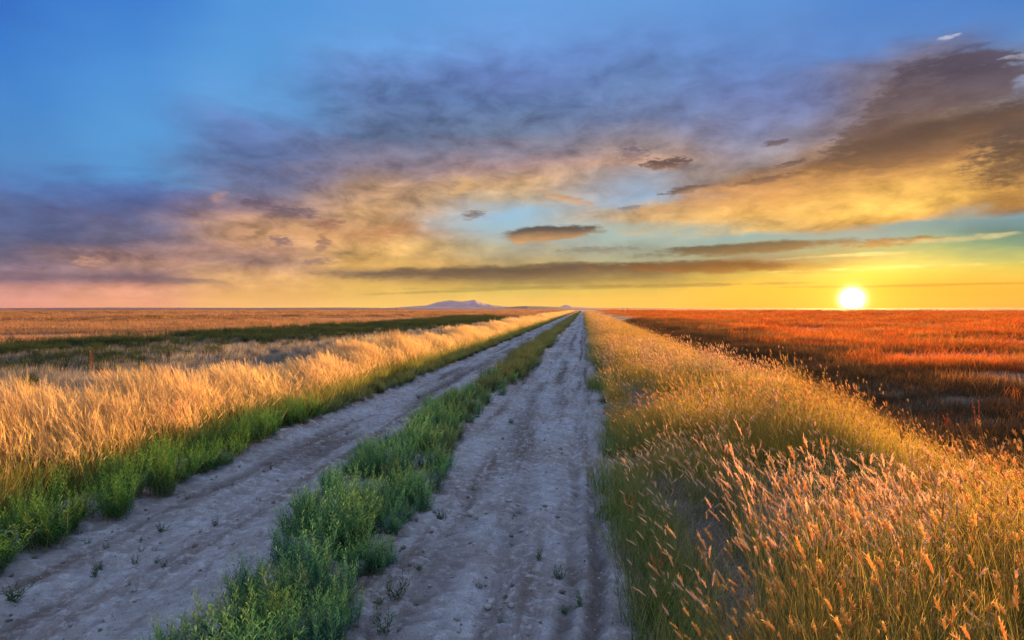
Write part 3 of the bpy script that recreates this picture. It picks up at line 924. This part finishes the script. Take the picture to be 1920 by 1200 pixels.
# green blades at the right edge of the track, in the shade of the verge
y = along(1100, 1.0, 200, 8, 1.0)
x = 0.36 + 0.55 * U(0, 1, len(y)) ** 1.4 + 0.12 * np.sin(y * 0.8)
P = keep(np.stack([x, y], 1), (0.04 + 0.96 * patch(x, y, 0.9, 29, 0.44, 0.58)) * (1 - 0.85 * sst(0.0, 0.5, 1 - np.hypot((x - 0.8) / 0.4, (y - 4.0) / 1.5))))
s = lod(P[:, 1], 14, 0.45, 3)
scatter('green_fringe', 'green grass blades along the right edge of the right wheel track', 'grass', L2, P, U(0, 6.28, len(P)), np.stack([s, s, U(0.5, 1.0, len(P))], 1))

# left field: grey stubble in curving drill rows
L6 = lib_stubble('stubble_row')
row = []
for i in range(40):
    x0 = -6.4 - i * 0.66
    yy = along(int(210 * (1 - i / 90)), 3.0, 95, 16, 0.9)
    xx = x0 - 1.3 * np.sin(yy * 0.11 + 0.6) - 0.012 * yy + rng.normal(0, 0.03, len(yy))
    row.append(np.stack([xx, yy], 1))
P = np.concatenate(row)
P = P[(P[:, 0] < -6.2) & (P[:, 0] > -24)]
s = lod(np.hypot(P[:, 0], P[:, 1]), 25, 0.5, 3)
scatter('stubble', 'grey cut stubble standing in curving rows left of the golden grass', 'stubble', L6, P, R(90) + rng.normal(0.05, 0.06, len(P)),
        np.stack([s, np.ones(len(P)), U(0.8, 1.25, len(P))], 1))

# left field: dark green low crop, a long band
def lib_crop(name):
    L = library(name)
    for v in range(3):
        a_, b_ = weed_geo(22, 16, 0.34, 0.9, (0.034, 0.058, 0.026), (0.085, 0.11, 0.042), 0.013, 0.08, 0.22)
        proto('%s_%d' % (name, v), L, [b_], M_WEED)
    return L


L7 = lib_crop('crop_bush')
n = 7000
yy = 4 + 118 * U(0, 1, n) ** 1.35
wid = 12.5 - 8.0 * sst(20, 120, yy)
x0 = -17.0 - 1.2 * np.sin(yy * 0.06) - 0.01 * yy
xx = x0 - wid * U(0, 1, n) + rng.normal(0, 2.0, n)
P = np.stack([xx, yy], 1)
P = keep(P, 0.25 + 0.75 * patch(xx, yy, 0.22, 33, 0.36, 0.56))
s = lod(P[:, 1], 25, 0.4, 2.4) * 1.25
scatter('green_crop', 'low dark green growth in a long band across the left field', 'crop', L7, P, U(0, 6.28, len(P)), np.stack([s, s, s * U(0.6, 1.2, len(P))], 1))

# left field: ripe orange grass out to the far strips
L8 = lib_field('ripe_grass_clump', (0.29, 0.16, 0.075), (0.52, 0.285, 0.135), 1.2, 0.35, 240, 0.2, 0.42, 0.010, 0.35)
n = 8500
rr = np.exp(U(math.log(24.0), math.log(560), n))
aa = R(1) * U(-66, -1.2, n)
x, y = rr * np.sin(aa), rr * np.cos(aa)
edge = -17.0 - 12.5 + 8.0 * sst(20, 120, y) - 0.8
ok = np.where(y < 122, x < edge, x < -7.5)
x, y, rr = x[ok], y[ok], rr[ok]
dd = np.log2(np.maximum(-0.45 * x + 0.89 * y, 10))
ban = fbm(dd * 4.2, (0.87 * x + 0.5 * y) * 0.004, 43, 3)
kk = U(0, 1, len(x)) < sst(0.34, 0.5, ban)
P, rr = np.stack([x, y], 1)[kk], rr[kk]
s = lod(rr, 22, 0.75, 9)
scatter('ripe_grass', 'orange ripe grass in long strips across the far left field', 'grass', L8, P, np.arctan2(P[:, 1], P[:, 0]) + R(90) + rng.normal(0, 0.4, len(P)),
        np.stack([s, s, 0.7 + 0.6 * ban[kk]], 1))


# left field: dark rows between the far strips
row = []
for d0, u0, u1, dens_ in ((74, -62, -30, 1.6), (104, -150, -62, 1.6), (112, -58, -4, 1.3), (150, -40, 60, 1.0), (176, -240, -60, 1.0), (240, -200, 120, 0.7), (330, -420, -60, 0.5)):
    m_ = int((u1 - u0) * dens_)
    u_ = U(u0, u1, m_)
    d_ = d0 + rng.normal(0, d0 * 0.012, m_) + 0.02 * u_
    row.append(np.stack([0.89 * u_ - 0.45 * d_, 0.45 * u_ + 0.89 * d_], 1))
P = np.concatenate(row)
P = P[P[:, 0] < -9]
s = lod(np.hypot(P[:, 0], P[:, 1]), 30, 0.6, 5)
L13 = lib_field('dark_row_clump', (0.09, 0.05, 0.03), (0.20, 0.10, 0.055), 1.2, 0.4, 200, 0.3, 0.6, 0.012, 0.3)
scatter('dark_rows', 'thin dark rows of growth between the strips of the far left field', 'crop rows', L13, P, np.full(len(P), R(27)) + rng.normal(0, 0.2, len(P)), np.stack([s, s, U(1.0, 1.7, len(P))], 1))

# dark scrub in and beyond the ditch on the right
n = 7000
yy = 4.5 + 95 * U(0, 1, n) ** 1.7
xx = 4.9 + 0.02 * yy + (3.8 + np.minimum(0.10 * yy, 4.0)) * U(0, 1, n)
P = np.stack([xx, yy], 1)
P = keep(P, 0.55 + 0.45 * patch(xx, yy, 0.3, 37, 0.36, 0.55))
s = lod(P[:, 1], 18, 0.5, 2.6) * 0.9
L11 = lib_field('scrub_clump', (0.07, 0.05, 0.025), (0.17, 0.085, 0.035), 0.4, 0.25, 130, 0.15, 0.42, 0.006, 0.6)
scatter('ditch_scrub', 'dark brown scrubby growth in the ditch between the right verge and the red field', 'scrub', L11, P, U(0, 6.28, len(P)), np.stack([s, s, s * U(0.6, 1.0, len(P))], 1))


# ------------------------------------------------------------------ single weeds (each plant its own object)
def weed_proto(**kw):
    stem, fol = weed_geo(**kw)
    return (make_mesh('weed_stem', stem[0], stem[1], M_STEM), make_mesh('weed_foliage', fol[0], fol[1], M_WEED, fol[2]))


def put_weed(name, meshes, x, y, sx, sz, label, cat, group=None):
    o = bpy.data.objects.new(name, None)
    S.collection.objects.link(o)
    o.empty_display_size = 0.05
    o.location = (x, y, float(HT(x, y)) - 0.008)
    o.rotation_euler = (rng.normal(0, 0.06), rng.normal(0, 0.06), U(0, 6.28))
    o.scale = (sx, sx, sz)
    for nm, me in zip(('stem', 'foliage'), meshes):
        c = bpy.data.objects.new(nm, me)
        S.collection.objects.link(c)
        c.parent = o
    return tag(o, label, cat, group)


W = [weed_proto(ns=26, nl=36, h=0.36, spread=0.6, c_low=(0.050, 0.175, 0.080), c_top=(0.20, 0.39, 0.11)),
     weed_proto(ns=22, nl=34, h=0.42, spread=0.45, c_low=(0.045, 0.155, 0.080), c_top=(0.17, 0.38, 0.11)),
     weed_proto(ns=30, nl=30, h=0.30, spread=0.85, c_low=(0.060, 0.175, 0.070), c_top=(0.25, 0.40, 0.10)),
     weed_proto(ns=20, nl=38, h=0.40, spread=0.5, c_low=(0.050, 0.175, 0.095), c_top=(0.21, 0.42, 0.13))]
WO = [weed_proto(ns=22, nl=26, h=0.34, spread=0.7, c_low=(0.050, 0.090, 0.045), c_top=(0.16, 0.20, 0.07)),
      weed_proto(ns=18, nl=26, h=0.38, spread=0.5, c_low=(0.060, 0.095, 0.045), c_top=(0.20, 0.21, 0.08)),
      weed_proto(ns=20, nl=24, h=0.30, spread=0.8, c_low=(0.045, 0.100, 0.050), c_top=(0.15, 0.21, 0.07))]
WG = [weed_proto(ns=24, nl=36, h=0.44, spread=0.5, c_low=(0.040, 0.15, 0.045), c_top=(0.16, 0.35, 0.06)),
      weed_proto(ns=28, nl=30, h=0.36, spread=0.8, c_low=(0.045, 0.16, 0.045), c_top=(0.21, 0.39, 0.06)),
      weed_proto(ns=18, nl=38, h=0.52, spread=0.35, c_low=(0.045, 0.16, 0.04), c_top=(0.26, 0.40, 0.06))]
WS = [weed_proto(ns=9, nl=12, h=0.11, spread=1.1, c_low=(0.030, 0.075, 0.035), c_top=(0.07, 0.14, 0.05), lw=0.006, ll=0.035, rad=0.025),
      weed_proto(ns=7, nl=14, h=0.14, spread=0.8, c_low=(0.035, 0.085, 0.045), c_top=(0.08, 0.15, 0.06), lw=0.006, ll=0.032, rad=0.02)]


def strip_x(y):
    return -2.06 + 0.24 * (1 - sst(3.0, 7.0, y)) + 0.10 * np.sin(y * 0.45) + 0.12 * (fbm(y * 0.6, y * 0, 81, 2) - 0.5)


GA = 'weeds in the strip between the wheel tracks'
cnt = 0
yy = 2.3
while cnt < 215:
    yy += 0.048 + 0.003 * max(yy - 5, 0)
    if vnoise(np.array(yy * 2.1), np.array(3.3), 77) < 0.13:
        continue
    for _ in range(1):
        hw = 0.50 + 0.10 * math.sin(yy * 1.3) + 0.05 * math.sin(yy * 3.1)
        x = float(strip_x(yy)) + float(U(-1, 1)) * hw
        sc = float(U(0.75, 1.15)) * (1 - 0.45 * abs(x - float(strip_x(yy))) / hw) + 0.1
        lb = 'bushy green weed in the low strip between the two wheel tracks'
        put_weed('weed_plant', W[int(U(0, 4))] if U(0, 1) > (yy - 6) / 10 else WO[int(U(0, 3))], x, yy + float(U(-0.06, 0.06)), sc * 1.45, sc * 1.15, lb, 'weed', GA)
        cnt += 1
Y_END = yy
GB = 'green weeds along the left edge of the left wheel track'
yy = 2.6
for i in range(80):
    yy += 0.085 + 0.004 * max(yy - 6, 0)
    x = -4.10 - 0.40 * float(U(0, 1)) - 0.18 * math.sin(yy * 0.9) * float(U(0, 1)) + 0.1 * math.sin(yy * 0.55)
    put_weed('weed_plant', WG[int(U(0, 3))], x, yy, float(U(1.0, 1.6)), float(U(0.7, 1.2)), 'bright green weed at the foot of the golden grass beside the left wheel track', 'weed', GB)
Y_END_B = yy


def lib_weed(name, src):
    L = library(name)
    for i, (a_, f_) in enumerate(src):
        L.objects.link(bpy.data.objects.new('%s_%d' % (name, i), f_))
    return L


L9 = lib_weed('far_weed_clump', WO)
y = along(1500, Y_END, 350, 20, 1.0)
x = strip_x(y) + np.clip(rng.normal(0, 0.5, len(y)), -1, 1) * 0.5
s = 1.35 * lod(y, Y_END, 0.5, 2.0) * U(0.8, 1.1, len(y))
scatter('far_weeds', 'far run of low weeds narrowing between the wheel tracks', 'weeds', L9, np.stack([x, y], 1), U(0, 6.28, len(y)), np.stack([s, s, np.minimum(s, 1.15)], 1))
L10 = lib_weed('far_edge_weed_clump', WO)
y = along(1300, Y_END_B, 350, 20, 1.0)
x = -4.20 - 0.4 * U(0, 1, len(y))
s = lod(y, Y_END_B, 0.5, 2.2) * U(0.5, 1.1, len(y))
scatter('far_edge_weeds', 'far run of green weeds along the left edge of the track', 'weeds', L10, np.stack([x, y], 1), U(0, 6.28, len(y)), np.stack([s, s, np.minimum(s, 0.85)], 1))

# weeds on the right edge of the right track
GC = 'low weeds along the right edge of the right wheel track'
for i, (x, y, sc) in enumerate([(0.28, 4.9, .45), (0.42, 4.6, .5), (0.40, 4.1, .55), (0.46, 3.7, .5), (0.52, 3.45, .6), (0.36, 5.6, .4), (0.30, 6.6, .5), (0.22, 7.3, .6), (0.34, 7.7, .55),
                                (0.28, 8.4, .5), (0.30, 9.3, .5), (0.32, 10.4, .5), (0.30, 11.6, .55), (0.33, 13.2, .5), (0.30, 15.0, .55), (0.31, 17.5, .5), (0.3, 20.5, .5), (0.3, 24, .5)]):
    put_weed('weed_plant', W[i % 4], x + 0.06, y, sc * 1.6, sc * 1.15, 'low blue-green weed at the right edge of the right wheel track', 'weed', GC)

# small sprigs growing on the bare wheel tracks
SPR = [(-1.23, 5.17, 1.3, 'dark sprig just right of the weed strip, larger than the rest'),
       (-0.32, 4.38, 1.0, 'small dark sprig on the middle of the right wheel track'),
       (-0.16, 4.13, 1.1, 'low spreading sprig in the rut of the right wheel track'),
       (-1.18, 3.74, 1.5, 'open twiggy sprig at the left side of the right wheel track near the camera'),
       (-1.02, 5.41, 0.6, 'tiny sprig on the left half of the right wheel track'),
       (-1.12, 3.30, 1.4, 'sprig at the bottom edge of the photo right of the weed strip'),
       (-3.45, 4.65, 1.0, 'sprig on the left wheel track nearest the green weeds'),
       (-3.34, 3.82, 0.9, 'round dark sprig near the front of the left wheel track'),
       (-3.10, 4.12, 0.6, 'tiny sprig in the middle of the left wheel track'),
       (-3.05, 4.76, 0.8, 'dark sprig on the right half of the left wheel track'),
       (-3.48, 3.36, 1.4, 'green sprig at the left edge of the photo on the left wheel track'),
       (-3.49, 6.49, 0.7, 'small sprig on the left wheel track past the tall green weeds'),
       (-3.32, 12.1, 1.2, 'dark tuft alone on the far part of the left wheel track'),
       (-0.02, 3.74, 1.0, 'sprig beside the rut at the right of the right wheel track'),
       (-1.15, 9.7, 1.1, 'small tuft just right of the weed strip halfway up the right wheel track'),
       (-1.42, 14.5, 1.3, 'tuft at the right foot of the weed strip far up the track')]
for i, (x, y, sc, lb) in enumerate(SPR):
    put_weed('sprig', WS[i % 2], x, y, sc, sc, lb, 'weed', 'sprigs on the bare wheel tracks')
for i in range(100):
    x, y = [(float(U(-1.45, 0.2)), 3.3 + 22 * float(U(0, 1)) ** 1.8), (float(U(-4.1, -2.8)), 3.6 + 22 * float(U(0, 1)) ** 1.8)][i % 2]
    sc = float(U(0.25, 0.8))
    put_weed('sprig', WS[i % 2], x, y, sc, sc * 0.8, 'tiny dark sprig growing on the bare earth of a wheel track', 'weed', 'tiny sprigs on the bare wheel tracks')


# ------------------------------------------------------------------ stones
def stone_mesh(seed, flat, mat):
    r = np.random.default_rng(seed)
    nu, nv = 9, 6
    V = [(0, 0, 1.0)]
    for j in range(1, nv):
        for i in range(nu):
            th, ph = math.pi * j / nv, 2 * math.pi * i / nu
            V.append((math.sin(th) * math.cos(ph), math.sin(th) * math.sin(ph), math.cos(th)))
    V.append((0, 0, -1.0))
    V = np.array(V)
    for _ in range(5):                                    # chip flat faces off it
        d = r.normal(0, 1, 3); d /= np.linalg.norm(d)
        h = r.uniform(0.62, 0.85)
        over = np.maximum(V @ d - h, 0)
        V = V - over[:, None] * d
    V = V * (1 + r.uniform(-0.05, 0.05, (len(V), 1))) * np.array([1.0, r.uniform(0.65, 0.95), flat])
    T, Q = [], []
    for i in range(nu):
        T.append((0, 1 + i, 1 + (i + 1) % nu))
        b_ = 1 + (nv - 2) * nu
        T.append((b_ + (i + 1) % nu, b_ + i, len(V) - 1))
        for j in range(nv - 2):
            a0 = 1 + j * nu
            Q.append((a0 + i, a0 + nu + i, a0 + nu + (i + 1) % nu, a0 + (i + 1) % nu))
    return make_mesh('stone', V, [np.array(T), np.array(Q)], mat)


ST = [stone_mesh(i, f, M_STONE) for i, f in enumerate((0.55, 0.7, 0.35, 0.6))]
SDK = [stone_mesh(20 + i, f, M_STONE_D) for i, f in enumerate((0.6, 0.7))]


def put_stone(me, x, y, r, label, group=None):
    o = link('stone', me)
    o.location = (x, y, float(HT(x, y)) + r * 0.18 + 0.006)
    o.rotation_euler = (float(U(-.15, .15)), float(U(-.15, .15)), float(U(0, 6.28)))
    o.scale = (r, r, r)
    return tag(o, label, 'stone', group)


for m_, x, y, r, lb in [(2, -0.70, 5.69, .042, 'flat pale stone, larger of a touching pair on the right wheel track'),
                        (2, -0.61, 5.67, .026, 'small pale stone touching a larger flat one on the right wheel track'),
                        (0, -0.59, 3.72, .030, 'oval white stone low in the photo on the right wheel track'),
                        (1, -0.44, 3.72, .028, 'angular grey stone just right of the oval white one'),
                        (1, -0.22, 4.01, .026, 'round white stone in the bluish part of the right wheel track'),
                        (3, -0.51, 5.05, .026, 'lone pale stone right of the middle of the right wheel track'),
                        (3, -1.24, 5.98, .032, 'pale stone at the left side of the right wheel track'),
                        (0, -1.51, 6.82, .026, 'white stone at the right foot of the weed strip'),
                        (3, -0.74, 3.51, .022, 'small tan stone near the bottom edge of the right wheel track'),
                        (0, -2.98, 4.55, .028, 'white stone on the right half of the left wheel track')]:
    put_stone(ST[m_], x, y, r, lb)
for i in range(280):
    x, y = [(float(U(-1.5, 0.3)), 2.8 + 16 * float(U(0, 1)) ** 1.7), (float(U(-4.1, -2.7)), 3.2 + 16 * float(U(0, 1)) ** 1.7)][0 if i % 3 else 1]
    if i % 2:
        put_stone(ST[i % 4], x, y, float(U(0.006, 0.014)), 'small pale pebble lying on a wheel track', 'pale pebbles on the wheel tracks')
    else:
        put_stone(SDK[i // 2 % 2], x, y, float(U(0.009, 0.026)), 'small dark clod lying on a wheel track', 'dark clods on the wheel tracks')

L14 = library('gravel_bits')
for i, me in enumerate(ST + SDK):
    L14.objects.link(bpy.data.objects.new('gravel_%d' % i, me))
n = 2600
y = along(n, 2.0, 26, 5, 1.0)
x = np.where(U(0, 1, n) < 0.6, U(-1.5, 0.35, n), U(-4.2, -2.6, n))
scatter('gravel', 'fine gravel strewn over the two bare wheel tracks', 'gravel', L14, np.stack([x, y], 1), U(0, 6.28, n), np.repeat((0.004 + 0.012 * U(0, 1, n) ** 3)[:, None], 3, 1) * lod(y, 5, 0.5, 2)[:, None], 0.2)
for v_ in bpy.data.objects['gravel'].data.vertices:
    v_.co.z += 0.017

# ------------------------------------------------------------------ single shrubs and stalks off the road
SH = [weed_proto(ns=34, nl=30, h=0.62, spread=0.8, c_low=(0.022, 0.055, 0.022), c_top=(0.07, 0.12, 0.03), lw=0.016, ll=0.10, rad=0.12)]
for x, y, sx, sz, lb in [(-13.6, 13.6, 1.1, .95, 'dark green shrub in the stubble at the left edge of the photo'),
                         (-11.25, 36.7, 1.5, 1.25, 'dark shrub behind the golden grass with the stubble around it'),
                         (-12.3, 41, 1.0, .8, 'small shrub just right of the dark shrub behind the golden grass'),
                         (-11.67, 56.5, 2.6, 1.0, 'wide low shrub at the end of the dark green band'),
                         (-12.2, 85, 2.4, 1.3, 'far dark shrub beyond the end of the dark green band'),
                         (-269, 859, 5.0, 4.6, 'tiny dark bush alone on the far horizon left of the mountains'),
                         (-17.4, 12.2, 1.6, 1.0, 'bright green bush in the dark band behind the dead stalk')]:
    put_weed('shrub', SH[0], x, y, sx, sz, lb, 'shrub')


def stalk_geo(n, h, c):
    st = blades(n, disc(n, 0.05), U(0.7, 1.0, n) * h, np.full(n, 0.010), U(0, 0.12, n), U(-0.1, 0.2, n), U(2, 4.3, n), 4, c, c, 0.2)
    P_, D_, Ls, Ws = [], [], [], []
    for i in range(n):
        v = st[0].reshape(n, 5, 2, 3)[i].mean(1)
        for k_ in range(9):
            t = 0.45 + 0.06 * k_
            f = min(t, 0.99) * 4
            a0 = int(f)
            P_.append(v[a0] * (1 - f + a0) + v[a0 + 1] * (f - a0))
            D_.append(np.array([U(-.4, .4), U(-.4, .4), 1.0]) / 1.1)
            Ls.append(U(0.05, 0.08)); Ws.append(U(0.02, 0.032))
    return st[:3], heads(np.array(P_), np.array(D_), Ls, Ws, c, br=3)


SK = [stalk_geo(3, 0.85, (0.46, 0.22, 0.10)), stalk_geo(2, 0.6, (0.50, 0.20, 0.07))]
SKM = [(make_mesh('stalk_stem', a_[0], a_[1], M_GRASS, a_[2]), make_mesh('stalk_heads', b_[0], b_[1], M_GRASS, b_[2])) for a_, b_ in SK]


def put_stalk(i, x, y, s_, lb):
    o = bpy.data.objects.new('dry_stalk', None)
    S.collection.objects.link(o)
    o.location = (x, y, float(HT(x, y)) - 0.01)
    o.scale = (s_, s_, s_)
    for nm, me in zip(('stem', 'seed_head'), SKM[i]):
        c = bpy.data.objects.new(nm, me)
        S.collection.objects.link(c)
        c.parent = o
    tag(o, lb, 'dry stalk')


put_stalk(0, -15.24, 17.4, 1.0, 'tall dead reddish stalk standing alone in the stubble on the left')
put_stalk(0, 6.82, 11.5, 0.8, 'right of two glowing red seed stalks in the ditch on the right')
put_stalk(1, 6.30, 11.5, 0.8, 'left of two glowing red seed stalks in the ditch on the right, the thinner')
put_stalk(1, 0.38, 4.95, 0.62, 'pinkish dry seed stalk leaning over the edge of the right wheel track')
put_stalk(1, 0.47, 3.85, 0.60, 'reddish dry seed stalk at the track edge low in the photo')

# two distant posts, a distant barn
for x, y, h, lb in [(12.07, 194, 1.9, 'left of two distant thin posts right of the road end'), (13.56, 194.6, 2.1, 'right of two distant thin posts right of the road end')]:
    zz = np.linspace(0, h, 5)
    V, F = [], []
    for z in zz:
        for q in range(8):
            a = q * math.pi / 4
            r = 0.11 - 0.02 * z / h
            V.append((r * math.cos(a), r * math.sin(a), z))
    for j in range(4):
        for q in range(8):
            F.append((j * 8 + q, j * 8 + (q + 1) % 8, j * 8 + 8 + (q + 1) % 8, j * 8 + 8 + q))
    F2 = np.array([[32 + q for q in range(8)]])
    o = link('wooden_post', make_mesh('wooden_post', np.array(V), [np.array(F), F2], M_WOOD))
    o.location = (x, y, float(HT(x, y)) - 0.05)
    o.rotation_euler = (0.02, -0.03, 0)
    tag(o, lb, 'post')


# ------------------------------------------------------------------ haze
def haze():
    lo, hi = Vector((-14500, -800, -4)), Vector((14500, 14500, 215))
    V = [(x_, y_, z_) for x_ in (lo.x, hi.x) for y_ in (lo.y, hi.y) for z_ in (lo.z, hi.z)]
    F = [(0, 1, 3, 2), (4, 6, 7, 5), (0, 4, 5, 1), (2, 3, 7, 6), (0, 2, 6, 4), (1, 5, 7, 3)]
    m, b = mat_new('haze_air')
    v = b.n.new('ShaderNodeVolumePrincipled')
    v.inputs['Color'].default_value = (1.0, 0.62, 0.38, 1)
    v.inputs['Density'].default_value = 0.6e-5
    v.inputs['Anisotropy'].default_value = 0.20
    o = b.n.new('ShaderNodeOutputMaterial')
    b.put(o.inputs['Volume'], v.outputs[0])
    tag(link('haze', make_mesh('haze', np.array(V), np.array(F), m)), 'thin evening haze over the plain', 'haze', kind='stuff')


haze()
